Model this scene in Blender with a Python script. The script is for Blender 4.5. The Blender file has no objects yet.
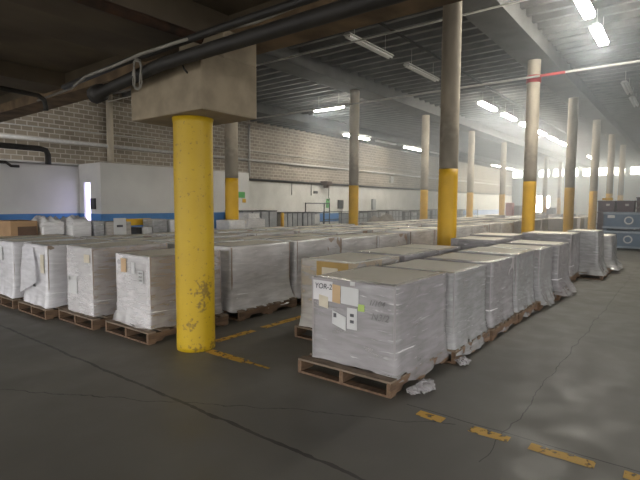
import bpy, math, random
from mathutils import Vector, Matrix, noise
R = math.radians
C = bpy.context.scene.collection
S = bpy.context.scene
random.seed(7)

# ------------------------------------------------------------------ camera, world, exposure
cd = bpy.data.cameras.new('camera'); cam = bpy.data.objects.new('camera', cd); C.objects.link(cam)
YAW, PIT, ROL, FPX = 0.6576, -0.0767, 0.0052, 473.7
fw = Vector((math.cos(YAW)*math.cos(PIT), math.sin(YAW)*math.cos(PIT), math.sin(PIT)))
rt = Vector((math.sin(YAW), -math.cos(YAW), 0)); up = rt.cross(fw)
r2 = rt*math.cos(ROL) + up*math.sin(ROL); u2 = up*math.cos(ROL) - rt*math.sin(ROL)
cam.matrix_world = Matrix(((r2.x, u2.x, -fw.x, -3.2542), (r2.y, u2.y, -fw.y, -4.2473), (r2.z, u2.z, -fw.z, 1.6), (0, 0, 0, 1)))
cd.sensor_width = 36; cd.lens = FPX/640*36; cd.clip_end = 300
S.camera = cam

w = bpy.data.worlds.new('daylight'); S.world = w; w.use_nodes = True
bg = w.node_tree.nodes['Background']; bg.inputs[0].default_value = (1.0, .985, .975, 1); bg.inputs[1].default_value = 1.55
S.view_settings.view_transform = 'Standard'; S.view_settings.look = 'None'
S.view_settings.exposure = 1.4; S.view_settings.gamma = 1; S.view_settings.use_curve_mapping = False
LAMP = 38.0        # radiance of a lit tube
FARLAMP = 10.0
HAZE = 0.030

# ------------------------------------------------------------------ materials
def newmat(name):
    m = bpy.data.materials.new(name); m.use_nodes = True
    nt = m.node_tree; return m, nt, nt.nodes['Principled BSDF']
def N(nt, t, **kw):
    n = nt.nodes.new(t)
    for k, v in kw.items(): setattr(n, k, v)
    return n
def rgb(c): return (c[0], c[1], c[2], 1)
def mat(name, a, b=None, scale=4, rough=.7, metal=0, bump=0, detail=4, stretch=(1, 1, 1), lo=.35, hi=.65, spec=.5):
    m, nt, p = newmat(name)
    p.inputs['Roughness'].default_value = rough; p.inputs['Metallic'].default_value = metal
    p.inputs['Specular IOR Level'].default_value = spec
    b = b or tuple(x*.8 for x in a)
    tc = N(nt, 'ShaderNodeTexCoord'); mp = N(nt, 'ShaderNodeMapping'); mp.inputs['Scale'].default_value = stretch
    nz = N(nt, 'ShaderNodeTexNoise'); nz.inputs['Scale'].default_value = scale; nz.inputs['Detail'].default_value = detail
    rp = N(nt, 'ShaderNodeValToRGB'); e = rp.color_ramp.elements
    e[0].position = lo; e[0].color = rgb(a); e[1].position = hi; e[1].color = rgb(b)
    L = nt.links.new
    L(tc.outputs['Object'], mp.inputs[0]); L(mp.outputs[0], nz.inputs['Vector']); L(nz.outputs['Fac'], rp.inputs[0]); L(rp.outputs[0], p.inputs['Base Color'])
    if bump:
        bp = N(nt, 'ShaderNodeBump'); bp.inputs['Strength'].default_value = bump; bp.inputs['Distance'].default_value = .02
        L(nz.outputs['Fac'], bp.inputs['Height']); L(bp.outputs[0], p.inputs['Normal'])
    return m
def emit(name, c, s):
    m, nt, p = newmat(name)
    p.inputs['Base Color'].default_value = rgb((.8, .8, .8)); p.inputs['Emission Color'].default_value = rgb(c); p.inputs['Emission Strength'].default_value = s
    return m
def film(name, tint, clear=.35, rough=.22, scale=1.0):
    """stretch film: part see-through, part milky and glossy, wrinkled"""
    m, nt, p = newmat(name); L = nt.links.new
    p.inputs['Base Color'].default_value = rgb(tint); p.inputs['Roughness'].default_value = rough
    p.inputs['Specular IOR Level'].default_value = .8
    tc = N(nt, 'ShaderNodeTexCoord'); mp = N(nt, 'ShaderNodeMapping')
    mp.inputs['Scale'].default_value = (1.6*scale, 1.6*scale, 9*scale); mp.inputs['Rotation'].default_value = (R(14), R(-12), 0)
    n1 = N(nt, 'ShaderNodeTexNoise'); n1.inputs['Scale'].default_value = 2.2; n1.inputs['Detail'].default_value = 6; n1.inputs['Distortion'].default_value = .6
    n2 = N(nt, 'ShaderNodeTexNoise'); n2.inputs['Scale'].default_value = 1.7; n2.inputs['Detail'].default_value = 3
    mr = N(nt, 'ShaderNodeMapRange'); mr.inputs[1].default_value = .3; mr.inputs[2].default_value = .7
    mr.inputs[3].default_value = min(1, clear+.22); mr.inputs[4].default_value = max(0, clear-.25)
    bp = N(nt, 'ShaderNodeBump'); bp.inputs['Strength'].default_value = .38; bp.inputs['Distance'].default_value = .02
    tr = N(nt, 'ShaderNodeBsdfTransparent'); mx = N(nt, 'ShaderNodeMixShader')
    L(tc.outputs['Object'], mp.inputs[0]); L(mp.outputs[0], n1.inputs['Vector']); L(tc.outputs['Object'], n2.inputs['Vector'])
    ad = N(nt, 'ShaderNodeMath', operation='ADD'); ml = N(nt, 'ShaderNodeMath', operation='MULTIPLY'); ml.inputs[1].default_value = .5
    L(n1.outputs['Fac'], ad.inputs[0]); L(n2.outputs['Fac'], ad.inputs[1]); L(ad.outputs[0], ml.inputs[0])
    L(ml.outputs[0], mr.inputs[0]); L(bp.outputs[0], p.inputs['Normal'])
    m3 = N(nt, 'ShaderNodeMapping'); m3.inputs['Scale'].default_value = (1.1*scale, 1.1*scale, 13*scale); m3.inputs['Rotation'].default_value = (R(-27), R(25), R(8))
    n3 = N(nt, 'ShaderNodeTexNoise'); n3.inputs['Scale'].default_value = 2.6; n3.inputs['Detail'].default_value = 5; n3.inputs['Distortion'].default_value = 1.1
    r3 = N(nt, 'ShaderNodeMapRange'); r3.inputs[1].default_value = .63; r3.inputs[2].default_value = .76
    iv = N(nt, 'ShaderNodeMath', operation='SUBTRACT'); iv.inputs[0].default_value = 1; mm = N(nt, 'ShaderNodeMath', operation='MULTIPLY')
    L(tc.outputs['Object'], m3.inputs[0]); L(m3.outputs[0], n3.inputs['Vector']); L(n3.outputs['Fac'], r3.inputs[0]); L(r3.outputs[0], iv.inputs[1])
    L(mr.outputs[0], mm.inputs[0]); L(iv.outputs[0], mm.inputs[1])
    cm = N(nt, 'ShaderNodeMix', data_type='RGBA'); cm.inputs[6].default_value = rgb(tint); cm.inputs[7].default_value = rgb([min(.95, q*1.7+.1) for q in tint]); L(r3.outputs[0], cm.inputs[0]); L(cm.outputs[2], p.inputs['Base Color'])  # crease streaks: folded film whitened further, glints painted into the colour
    hh = N(nt, 'ShaderNodeMath', operation='ADD'); L(n1.outputs['Fac'], hh.inputs[0]); L(r3.outputs[0], hh.inputs[1]); L(hh.outputs[0], bp.inputs['Height'])
    L(mm.outputs[0], mx.inputs[0]); L(p.outputs[0], mx.inputs[1]); L(tr.outputs[0], mx.inputs[2])
    L(mx.outputs[0], nt.nodes['Material Output'].inputs[0])
    return m
def floor_mat():
    m, nt, p = newmat('polished_concrete_floor'); L = nt.links.new
    tc = N(nt, 'ShaderNodeTexCoord'); sx = N(nt, 'ShaderNodeSeparateXYZ'); L(tc.outputs['Object'], sx.inputs[0])
    def noise_(sc, det=5, dist=0):
        n = N(nt, 'ShaderNodeTexNoise'); n.inputs['Scale'].default_value = sc; n.inputs['Detail'].default_value = det; n.inputs['Distortion'].default_value = dist
        L(tc.outputs['Object'], n.inputs['Vector']); return n.outputs['Fac']
    def math_(op, a, b):
        n = N(nt, 'ShaderNodeMath', operation=op)
        for i, v in enumerate((a, b)):
            if v is None: continue
            if isinstance(v, (int, float)): n.inputs[i].default_value = v
            else: L(v, n.inputs[i])
        return n.outputs[0]
    big = noise_(.55, 6, .4); mid = noise_(3.5, 6, .3); fine = noise_(22, 3)
    rp = N(nt, 'ShaderNodeValToRGB'); e = rp.color_ramp.elements
    e[0].position = .32; e[0].color = (.108, .101, .084, 1); e[1].position = .7; e[1].color = (.195, .185, .16, 1)
    L(math_('ADD', math_('MULTIPLY', big, .65), math_('MULTIPLY', mid, .35)), rp.inputs[0])
    # expansion joint and cracks: dark wandering lines
    wob = math_('MULTIPLY', math_('SUBTRACT', noise_(2.2, 5), .5), .22)
    def line(coord, at, wid, wv=1.0):
        d = math_('ABSOLUTE', math_('SUBTRACT', math_('ADD', coord, math_('MULTIPLY', wob, wv)), at), None)
        return math_('LESS_THAN', d, wid)
    j1 = line(sx.outputs[0], -1.0, math_('MULTIPLY', noise_(9, 2), .03), .35)
    diag = math_('ADD', sx.outputs[0], math_('MULTIPLY', sx.outputs[1], .55))
    j2 = math_('MULTIPLY', line(diag, -1.62, .006, 1.4), math_('LESS_THAN', sx.outputs[0], .0))
    j3 = math_('MULTIPLY', line(sx.outputs[0], 0.09, .006, .25), math_('LESS_THAN', sx.outputs[1], -2.55))
    j5 = math_('MULTIPLY', line(sx.outputs[1], -3.32, .004, .7), math_('GREATER_THAN', sx.outputs[0], -.4))
    j4 = line(sx.outputs[0], 6.9, .012, .2)
    mk = math_('MAXIMUM', math_('MAXIMUM', j1, j2), math_('MAXIMUM', math_('MAXIMUM', j3, j5), j4))
    mx = N(nt, 'ShaderNodeMix', data_type='RGBA'); L(math_('MULTIPLY', mk, .75), mx.inputs[0]); L(rp.outputs[0], mx.inputs[6]); mx.inputs[7].default_value = (.028, .026, .022, 1)
    L(mx.outputs[2], p.inputs['Base Color'])
    rr = N(nt, 'ShaderNodeMapRange'); rr.inputs[1].default_value = .35; rr.inputs[2].default_value = .65; rr.inputs[3].default_value = .45; rr.inputs[4].default_value = .64
    L(mid, rr.inputs[0]); L(rr.outputs[0], p.inputs['Roughness']); p.inputs['Specular IOR Level'].default_value = .45
    bp = N(nt, 'ShaderNodeBump'); bp.inputs['Strength'].default_value = .04; bp.inputs['Distance'].default_value = .01
    L(math_('ADD', mid, math_('MULTIPLY', fine, .3)), bp.inputs['Height']); L(bp.outputs[0], p.inputs['Normal'])
    return m
def brick_mat():
    m, nt, p = newmat('block_wall'); L = nt.links.new
    tc = N(nt, 'ShaderNodeTexCoord'); sx = N(nt, 'ShaderNodeSeparateXYZ'); cx = N(nt, 'ShaderNodeCombineXYZ')
    L(tc.outputs['Object'], sx.inputs[0]); L(sx.outputs[0], cx.inputs[0]); L(sx.outputs[2], cx.inputs[1])
    b = N(nt, 'ShaderNodeTexBrick'); b.inputs['Scale'].default_value = 1; b.inputs['Brick Width'].default_value = .44; b.inputs['Row Height'].default_value = .21
    b.inputs['Mortar Size'].default_value = .022; b.inputs['Color1'].default_value = (.37, .305, .225, 1); b.inputs['Color2'].default_value = (.26, .21, .155, 1); b.inputs['Mortar'].default_value = (.56, .51, .43, 1)
    L(cx.outputs[0], b.inputs['Vector'])
    n = N(nt, 'ShaderNodeTexNoise'); n.inputs['Scale'].default_value = .5; n.inputs['Detail'].default_value = 6; L(tc.outputs['Object'], n.inputs['Vector'])
    mx = N(nt, 'ShaderNodeMix', data_type='RGBA', blend_type='MULTIPLY'); mx.inputs[0].default_value = .6
    L(b.outputs['Color'], mx.inputs[6]); L(n.outputs['Fac'], mx.inputs[7])
    hs = N(nt, 'ShaderNodeHueSaturation'); hs.inputs['Saturation'].default_value = .8; hs.inputs['Value'].default_value = 1.45; L(mx.outputs[2], hs.inputs['Color'])
    L(hs.outputs[0], p.inputs['Base Color']); p.inputs['Roughness'].default_value = .9
    bp = N(nt, 'ShaderNodeBump'); bp.inputs['Strength'].default_value = .5; bp.inputs['Distance'].default_value = .02; bp.invert = True
    L(b.outputs['Fac'], bp.inputs['Height']); L(bp.outputs[0], p.inputs['Normal'])
    return m
M = dict(
 floor=floor_mat(), brick=brick_mat(),
 white_wall=mat('white_painted_block', (.78, .77, .73), (.66, .65, .61), 1.3, .7),
 grey_wall=mat('grey_painted_wall', (.72, .71, .685), (.63, .62, .60), .8, .7),
 dark_wall=mat('dark_grey_wall', (.16, .175, .19), (.12, .13, .145), 1, .8),
 blue_band=mat('blue_wall_paint', (.085, .25, .56), (.07, .21, .48), 2, .55),
 deck=mat('ribbed_roof_deck', (.055, .053, .05), (.035, .034, .032), 1.2, .75, bump=.1), rib=mat('roof_rib', (.19, .187, .182), (.13, .128, .124), 1.5, .7),
 beam=mat('grey_concrete_beam', (.14, .138, .132), (.105, .103, .098), 1.5, .85),
 slab=mat('stained_concrete_slab', (.165, .130, .088), (.098, .077, .052), 1.1, .9, bump=.35, detail=8),
 cap=mat('pitted_concrete', (.36, .295, .205), (.27, .222, .155), 5, .9, bump=.4, detail=10),
 rust=mat('rusty_iron', (.12, .06, .035), (.05, .03, .02), 6, .8, bump=.3),
 rustbeam=mat('brown_rusted_beam', (.23, .155, .085), (.11, .075, .045), 3, .85, bump=.3),
 darkpipe=mat('dark_iron_pipe', (.030, .027, .023), (.018, .016, .014), 5, .6),
 dullconduit=mat('dusty_conduit', (.30, .28, .24), (.22, .205, .175), 6, .6),
 conduit=mat('galvanised_conduit', (.62, .61, .58), (.52, .51, .49), 6, .45),
 yellow=mat('yellow_column_paint', (.60, .40, .012), (.52, .335, .010), 2.2, .5, bump=.15, detail=8, lo=.3, hi=.75),
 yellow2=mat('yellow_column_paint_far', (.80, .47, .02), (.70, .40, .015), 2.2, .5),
 column=mat('bare_concrete_column', (.66, .585, .47), (.46, .405, .32), 3.0, .85, bump=.25, detail=8, stretch=(1, 1, .35)),
 red=mat('red_paint', (.55, .03, .03), (.42, .02, .02), 4, .5),
 line=None, kraft=mat('kraft_cardboard', (.40, .335, .25), (.34, .28, .205), 2.5, .8),
 greytop=mat('grey_cardboard_cover', (.84, .79, .68), (.76, .71, .60), 1.6, .75),
 whiteboard=mat('white_lined_cardboard', (.74, .72, .725), (.64, .62, .625), 2, .7),
 greyboard=mat('grey_lined_cardboard', (.35, .325, .325), (.29, .27, .27), 1.6, .7),
 brownbox=mat('brown_carton', (.46, .29, .155), (.38, .235, .12), 3, .75),
 filmr=film('rumpled_film', (.94, .93, .92), .12, .14, 2.2), taupe=mat('brown_cardboard_shaded', (.31, .235, .18), (.25, .19, .145), 1.6, .7), filmm=film('grey_white_stretch_film', (.85, .83, .81), .32, .18), filml=film('pale_stretch_film', (.74, .72, .71), .62, .15), ochre=mat('ochre_carton_panel', (.44, .29, .10), (.36, .24, .08), 3, .75),
 darkbrown=mat('carton_side_shade', (.17, .10, .065), (.12, .075, .05), 3, .8),
 wood=mat('pallet_wood', (.20, .125, .073), (.105, .065, .04), 5, .85, bump=.3, stretch=(1, 5, 5), detail=6),
 wood2=mat('grey_pallet_wood', (.245, .185, .13), (.145, .11, .078), 5, .85, bump=.3, stretch=(5, 1, 5), detail=6),
 paper=mat('white_paper', (.66, .66, .65), (.58, .58, .57), 3, .6),
 cream=mat('cream_paper', (.66, .60, .48), (.56, .50, .38), 8, .7),
 tan=mat('tan_cardboard_patch', (.60, .42, .24), (.52, .36, .20), 4, .7),
 green=mat('green_sticker', (.45, .58, .16), (.35, .50, .12), 5, .5),
 signgreen=mat('green_sign', (.10, .42, .10), (.08, .35, .09), 4, .5),
 fadedink=mat('faded_marker_ink', (.11, .105, .105), (.22, .21, .21), 14, .7), ink=mat('black_marker_ink', (.05, .05, .055), (.08, .08, .085), 9, .6),
 film=film('stretch_film', (.48, .46, .465), .42), filmw=film('milky_stretch_film', (.84, .83, .85), .16, .2),
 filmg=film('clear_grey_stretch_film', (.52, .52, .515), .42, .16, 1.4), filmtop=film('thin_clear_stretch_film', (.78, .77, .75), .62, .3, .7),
 housing=mat('lamp_housing', (.62, .62, .60), (.55, .55, .53), 3, .45),
 tube_off=mat('unlit_tube', (.75, .75, .73), (.7, .7, .68), 3, .3),
 tube=emit('lit_tube', (1.0, .96, .86), LAMP), tube_cool=emit('lit_cool_tube', (.90, 1.0, .93), FARLAMP),
 doorlight=emit('lit_doorway', (.66, .62, 1.0), 1.05),
 palesteel=mat('pale_blue_steel', (.28, .34, .40), (.22, .27, .33), 4, .5), daydoor=emit('daylit_dock_door', (1.0, .97, .88), 40.0),
 bluesteel=mat('blue_steel_container', (.10, .155, .235), (.075, .12, .185), 4, .5), maroon=mat('dark_maroon_crate', (.13, .085, .10), (.09, .06, .075), 4, .6),
 greysteel=mat('grey_steel', (.40, .415, .43), (.30, .31, .325), 4, .5), darksteel=mat('dark_steel', (.05, .05, .052), (.035, .035, .038), 5, .5),
 black=mat('black_plastic', (.02, .02, .022), None, 4, .5),
 tarp=mat('brown_tarpaulin', (.20, .17, .14), (.13, .11, .09), 3, .8, bump=.3),
)
def line_mat():
    m, nt, p = newmat('worn_yellow_floor_paint'); L = nt.links.new
    p.inputs['Base Color'].default_value = (.62, .36, .05, 1); p.inputs['Roughness'].default_value = .6
    tc = N(nt, 'ShaderNodeTexCoord'); n = N(nt, 'ShaderNodeTexNoise'); n.inputs['Scale'].default_value = 16; n.inputs['Detail'].default_value = 6
    rp = N(nt, 'ShaderNodeValToRGB'); e = rp.color_ramp.elements; e[0].position = .36; e[0].color = (0, 0, 0, 1); e[1].position = .46; e[1].color = (1, 1, 1, 1)
    tr = N(nt, 'ShaderNodeBsdfTransparent'); mx = N(nt, 'ShaderNodeMixShader')
    L(tc.outputs['Object'], n.inputs['Vector']); L(n.outputs['Fac'], rp.inputs[0]); L(rp.outputs[0], mx.inputs[0]); L(tr.outputs[0], mx.inputs[1]); L(p.outputs[0], mx.inputs[2])
    L(mx.outputs[0], nt.nodes['Material Output'].inputs[0]); return m
M['line'] = line_mat()
def scuff(m):
    nt = m.node_tree; L = nt.links.new; p = nt.nodes['Principled BSDF']; src = p.inputs['Base Color'].links[0].from_socket
    tc = N(nt, 'ShaderNodeTexCoord'); n = N(nt, 'ShaderNodeTexNoise'); n.inputs['Scale'].default_value = 26; n.inputs['Detail'].default_value = 5
    L(tc.outputs['Object'], n.inputs['Vector']); last = None
    for (x, y, z), rad in (((-.03, -.2, .68), .19), ((-.05, -.2, .52), .12), ((-.12, -.17, .02), .16), ((.1, -.18, .03), .14), ((-.16, -.12, .3), .1)):
        d = N(nt, 'ShaderNodeVectorMath', operation='DISTANCE'); d.inputs[1].default_value = (x, y, z); L(tc.outputs['Object'], d.inputs[0])
        r_ = N(nt, 'ShaderNodeMapRange'); r_.inputs[1].default_value = 0; r_.inputs[2].default_value = rad; r_.inputs[3].default_value = .22; r_.inputs[4].default_value = -.02; L(d.outputs['Value'], r_.inputs[0])
        if last is None: last = r_.outputs[0]
        else:
            x_ = N(nt, 'ShaderNodeMath', operation='MAXIMUM'); L(last, x_.inputs[0]); L(r_.outputs[0], x_.inputs[1]); last = x_.outputs[0]
    ad = N(nt, 'ShaderNodeMath', operation='ADD'); L(n.outputs['Fac'], ad.inputs[0]); L(last, ad.inputs[1])
    th = N(nt, 'ShaderNodeMapRange'); th.inputs[1].default_value = .60; th.inputs[2].default_value = .72; th.inputs[4].default_value = .75; L(ad.outputs[0], th.inputs[0])
    mx = N(nt, 'ShaderNodeMix', data_type='RGBA'); L(th.outputs[0], mx.inputs[0]); L(src, mx.inputs[6]); mx.inputs[7].default_value = (.16, .10, .03, 1); L(mx.outputs[2], p.inputs['Base Color'])
scuff(M['yellow'])
def collar(m):
    nt = m.node_tree; L = nt.links.new; p = nt.nodes['Principled BSDF']; src = p.inputs['Base Color'].links[0].from_socket
    tc = N(nt, 'ShaderNodeTexCoord'); sx = N(nt, 'ShaderNodeSeparateXYZ'); L(tc.outputs['Object'], sx.inputs[0])
    n = N(nt, 'ShaderNodeTexNoise'); n.inputs['Scale'].default_value = 3; n.inputs['Detail'].default_value = 6; L(tc.outputs['Object'], n.inputs['Vector'])
    k = N(nt, 'ShaderNodeMath', operation='MULTIPLY_ADD'); k.inputs[1].default_value = -1.6; L(n.outputs['Fac'], k.inputs[0]); L(sx.outputs[2], k.inputs[2])
    r_ = N(nt, 'ShaderNodeMapRange'); r_.inputs[1].default_value = 2.3; r_.inputs[2].default_value = 2.9; r_.inputs[3].default_value = .7; r_.inputs[4].default_value = 0; L(k.outputs[0], r_.inputs[0])
    mx = N(nt, 'ShaderNodeMix', data_type='RGBA'); L(r_.outputs[0], mx.inputs[0]); L(src, mx.inputs[6]); mx.inputs[7].default_value = (.17, .15, .12, 1); L(mx.outputs[2], p.inputs['Base Color'])
collar(M['column'])

# ------------------------------------------------------------------ mesh helpers
class MB:
    def __init__(s): s.v = []; s.f = []; s.mi = []
    def add(s, vs, fs, mi=0):
        o = len(s.v); s.v += [tuple(x) for x in vs]; s.f += [tuple(i+o for i in f) for f in fs]; s.mi += [mi]*len(fs); return s
    def box(s, x0, x1, y0, y1, z0, z1, mi=0, top=None, mat=None):
        vs = [(x, y, z) for z in (z0, z1) for x, y in ((x0, y0), (x1, y0), (x1, y1), (x0, y1))]
        if mat is not None: vs = [mat @ Vector(q) for q in vs]
        s.add(vs, [(3, 2, 1, 0), (0, 1, 5, 4), (1, 2, 6, 5), (2, 3, 7, 6), (3, 0, 4, 7)], mi); s.add(vs, [(4, 5, 6, 7)], mi if top is None else top); return s
    def tube(s, pts, r, n=10, caps=True, mi=0):
        pts = [Vector(q) for q in pts]; rings = []
        for i, q in enumerate(pts):
            t = (pts[min(i+1, len(pts)-1)]-pts[max(i-1, 0)]).normalized()
            a = Vector((0, 0, 1)) if abs(t.z) < .9 else Vector((1, 0, 0))
            u = t.cross(a).normalized(); v = t.cross(u)
            rr = r[i] if isinstance(r, (list, tuple)) else r
            rings.append([q+u*math.cos(k*2*math.pi/n)*rr+v*math.sin(k*2*math.pi/n)*rr for k in range(n)])
        vs = [q for g in rings for q in g]; fs = []
        for i in range(len(pts)-1):
            for k in range(n): fs.append((i*n+k, i*n+(k+1) % n, (i+1)*n+(k+1) % n, (i+1)*n+k))
        if caps: fs += [tuple(range(n)), tuple(reversed(range((len(pts)-1)*n, len(pts)*n)))]
        s.add(vs, fs, mi); return s
    def mesh(s, name, mats, smooth=False, bevel=0):
        me = bpy.data.meshes.new(name); me.from_pydata(s.v, [], s.f)
        for m in (mats if isinstance(mats, (list, tuple)) else [mats]): me.materials.append(m)
        me.polygons.foreach_set('material_index', s.mi)
        import bmesh
        b = bmesh.new(); b.from_mesh(me)
        if bevel: bmesh.ops.bevel(b, geom=b.edges[:], offset=bevel, segments=2, affect='EDGES', profile=.6)
        bmesh.ops.recalc_face_normals(b, faces=b.faces[:]); b.to_mesh(me); b.free()
        if smooth: me.polygons.foreach_set('use_smooth', [True]*len(me.polygons))
        me.update(); return me
    def build(s, name, mats, parent=None, smooth=False, bevel=0):
        return link(name, s.mesh(name, mats, smooth, bevel), parent)
def link(name, data, parent=None):
    o = bpy.data.objects.new(name, data); C.objects.link(o)
    if parent: o.parent = parent
    return o
def tag(o, label=None, cat=None, group=None, kind=None):
    for k, v in (('label', label), ('category', cat), ('group', group), ('kind', kind)):
        if v: o[k] = v
    return o
def empty(name, loc, label, cat, group=None, rz=0):
    o = link(name, None); o.location = loc; o.rotation_euler.z = rz; return tag(o, label, cat, group)
def struct(name, mb, m, **k): return tag(mb.build(name, m, **k), kind='structure')
ORD = ['first', 'second', 'third', 'fourth', 'fifth', 'sixth', 'seventh', 'eighth', 'ninth', 'tenth', 'eleventh', 'twelfth', 'thirteenth', 'fourteenth', 'fifteenth', 'sixteenth', 'seventeenth', 'eighteenth', 'nineteenth', 'twentieth']

# ------------------------------------------------------------------ the hall
SX, SY, XE, YW, YR = 6.9117, 7.1233, 76.0, 18.08, -14.5
XL = 0.72                                                        # far edge of the low slab
struct('floor', MB().box(-60, XE+1, -60, YW+30, -.25, 0), M['floor'])
struct('wall_back', MB().box(-9, XE+.3, YW, YW+.3, 3.0, 7.3), M['brick'])
wb = MB().box(-9, XE+.3, YW-.03, YW+.3, 0, 3.0)
struct('wall_back_lower', wb, M['white_wall'])
struct('trim_1', MB().box(5.6, XE, YW-.045, YW-.03, .2, .85), M['blue_band'])
# inner room with its door, standing before the back wall on the left
RY, WY = 12.68, 14.32
struct('wall_room_front', MB().box(5.59, 12.99, RY, RY+.15, 0, 3.0).box(12.84, 12.99, RY+.15, YW-.03, 0, 3.0), M['grey_wall'])
DX0, DX1 = 13.05, 13.35
struct('wall_room_side', MB().box(5.59, 5.74, RY+.15, 13.45, 0, 3.0).box(5.59, 5.74, 13.95, WY, 0, 3.0).box(5.59, 5.74, 13.45, 13.95, 2.35, 3.0), M['grey_wall'])
struct('wall_left', MB().box(-9, 5.74, WY, WY+.15, 0, 3.0), M['grey_wall'])
struct('ceiling_room', MB().box(-9, 5.74, WY, YW-.03, 2.96, 3.06).box(5.6, 12.99, RY, YW-.03, 3.0, 3.06), M['grey_wall'])
struct('trim_2', MB().box(5.575, 12.99, RY-.015, RY, .45, 1.18).box(5.575, 5.59, RY-.015, 13.45, .45, 1.18).box(5.575, 5.59, 13.95, WY, .45, 1.18).box(-9, 5.575, WY-.015, WY, .45, 1.18), M['blue_band'])
d = struct('door_1', MB().box(5.66, 5.70, 13.45, 13.95, 0, 2.35), M['doorlight'])
# far end wall with an open dock door, side wall
DY0, DY1, DH = 12.5, 14.4, 2.9
struct('wall_far', MB().box(XE, XE+.3, YR, DY0, 0, 7.3).box(XE, XE+.3, DY1, YW, 0, 7.3).box(XE, XE+.3, DY0, DY1, DH, 7.3), M['dark_wall'])
struct('wall_right', MB().box(6, XE+.3, YR-.3, YR, 0, 7.3), M['grey_wall'])
struct('daylight_panel_1', MB().box(XE+.2, XE+.25, DY0, DY1, .02, DH), M['daydoor'])  # glowing sheet added outside the open dock door in place of daylight
# ribbed roof deck, ribs across the hall
mb = MB().box(XL-.2, XE+.3, YR, YW+.3, 7.0, 7.3)
x = XL+.3
while x < XE:
    mb.add([(x-.13, YR, 7.0), (x-.075, YR, 6.8), (x+.075, YR, 6.8), (x+.13, YR, 7.0), (x-.13, YW, 7.0), (x-.075, YW, 6.8), (x+.075, YW, 6.8), (x+.13, YW, 7.0)], [(0, 1, 5, 4), (1, 2, 6, 5), (2, 3, 7, 6)], 1)
    x += .62
struct('ceiling', mb, [M['deck'], M['rib']])
for i, j in enumerate((-2, -1, 0, 1, 2)):
    if YR < j*SY < YW: struct('trim_%d' % (i+3), MB().box(XL-.1, XE, j*SY-.48, j*SY+.48, 6.36, 7.02), M['beam'])
# low slab over the near bay: recessed panels between down-stand beams, with a rusted edge beam
mb = MB().box(-9, XL-.4, YR, WY, 3.62, 3.85)
for y0, y1 in ((-10.2, -9.6), (-4.1, -3.4), (.40, 1.35), (3.6, 4.3), (6.7, 7.4)): mb.box(-9, XL-.4, y0, y1, 3.40, 3.64)
mb.box(-9, XL-.4, -.22, .40, 3.30, 3.64).box(-1.9, -1.5, 1.3, 3.6, 3.42, 3.64).box(-9, -4.6, YR, WY, 3.35, 3.64)
mb.box(XL-.4, XL-.1, YR, WY, 3.42, 7.3)
struct('ceiling_low', mb, M['slab'])
struct('trim_9', MB().box(XL-.42, XL, YR, WY, 3.30, 3.46).box(XL-.10, XL-.04, YR, WY, 3.46, 3.75), M['rustbeam'])

# ------------------------------------------------------------------ columns
def lathe(mb, prof, n=28, wob=0, mi=0):
    vs, fs = [], []
    for z, r in prof:
        for k in range(n):
            a = 2*math.pi*k/n; q = r*(1+wob*noise.noise((math.cos(a)*2, math.sin(a)*2, z*1.5))); vs.append((math.cos(a)*q, math.sin(a)*q, z))
    for i in range(len(prof)-1):
        for k in range(n): fs.append((i*n+k, i*n+(k+1) % n, (i+1)*n+(k+1) % n, (i+1)*n+k))
    fs += [tuple(reversed(range(n))), tuple(range((len(prof)-1)*n, len(prof)*n))]
    mb.add(vs, fs, mi); return mb
RC = .208
c1 = lathe(MB(), [(0, RC*1.0), (.05, RC*1.01)]+[(.2*k, RC) for k in range(1, 13)]+[(2.44, RC*1.0), (2.5, RC*1.05)], 40, .02).build('concrete_column', M['yellow'], smooth=True)
tag(c1, 'thick all-yellow column in front, holding the low concrete block', 'column', 'columns')
cb = MB()
cb.box(-.30, .44, -.53, .70, 2.5, 3.04).box(-.02, .44, -.53, .20, 3.04, 3.32)
o = cb.build('capital', M['cap'], c1, bevel=.02); tag(o, 'bare pitted concrete block on top')
COLS = [(1, 0, 'yellow-footed column rising behind the near wrapped cartons'), (2, 0, 'column with a red ring near its top, left of the bright dock door'),
        (3, 0, 'hazy column right of the bright dock door, second beyond the red-ringed one'), (4, 0, 'hazy column just left of the dark crate stacks'), (5, 0, 'far hazy column above the dark crate stacks'), (6, 0, 'far hazy column near the right edge of view, over blue containers'),
        (1, 1, 'column just right of the thick all-yellow column, against the grey room'), (2, 1, 'column left of centre in front of the white wall and dark gate'),
        (3, 1, 'slim column in front of the wall railing, left of the near concrete column'), (4, 1, 'slim column just right of the near concrete column'), (5, 1, 'slim column near the red cabinet'), (6, 1, 'far slim column seen close left of the bright dock door'), (7, 1, 'far slim column beside the bright dock door, first beyond it'), (8, 1, 'far slim column beside the bright dock door, second beyond it'), (9, 1, 'farthest slim column of the wall-side line')]
shaft = lathe(MB(), [(2.37+.2*k, RC*(.99 if k % 3 else .975)) for k in range(20)]+[(6.37, RC)], 28, .03).mesh('concrete_column', M['column'], smooth=True)
band = lathe(MB(), [(0, RC)]+[(.2*k, RC) for k in range(1, 12)]+[(2.379, RC)], 28, .01).mesh('yellow_band', M['yellow2'], smooth=True)
ring = lathe(MB(), [(5.63, RC+.02), (5.86, RC+.02)], 28).mesh('red_ring', M['red'], smooth=True)
for i, j, lab in COLS:
    o = tag(link('concrete_column', shaft), lab, 'column', 'columns'); o.location = (i*SX, j*SY, 0)
    tag(link('yellow_band', band, o), 'yellow painted foot')
    if (i, j) == (2, 0): tag(link('red_ring', ring, o), 'red ring near the top')

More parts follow.
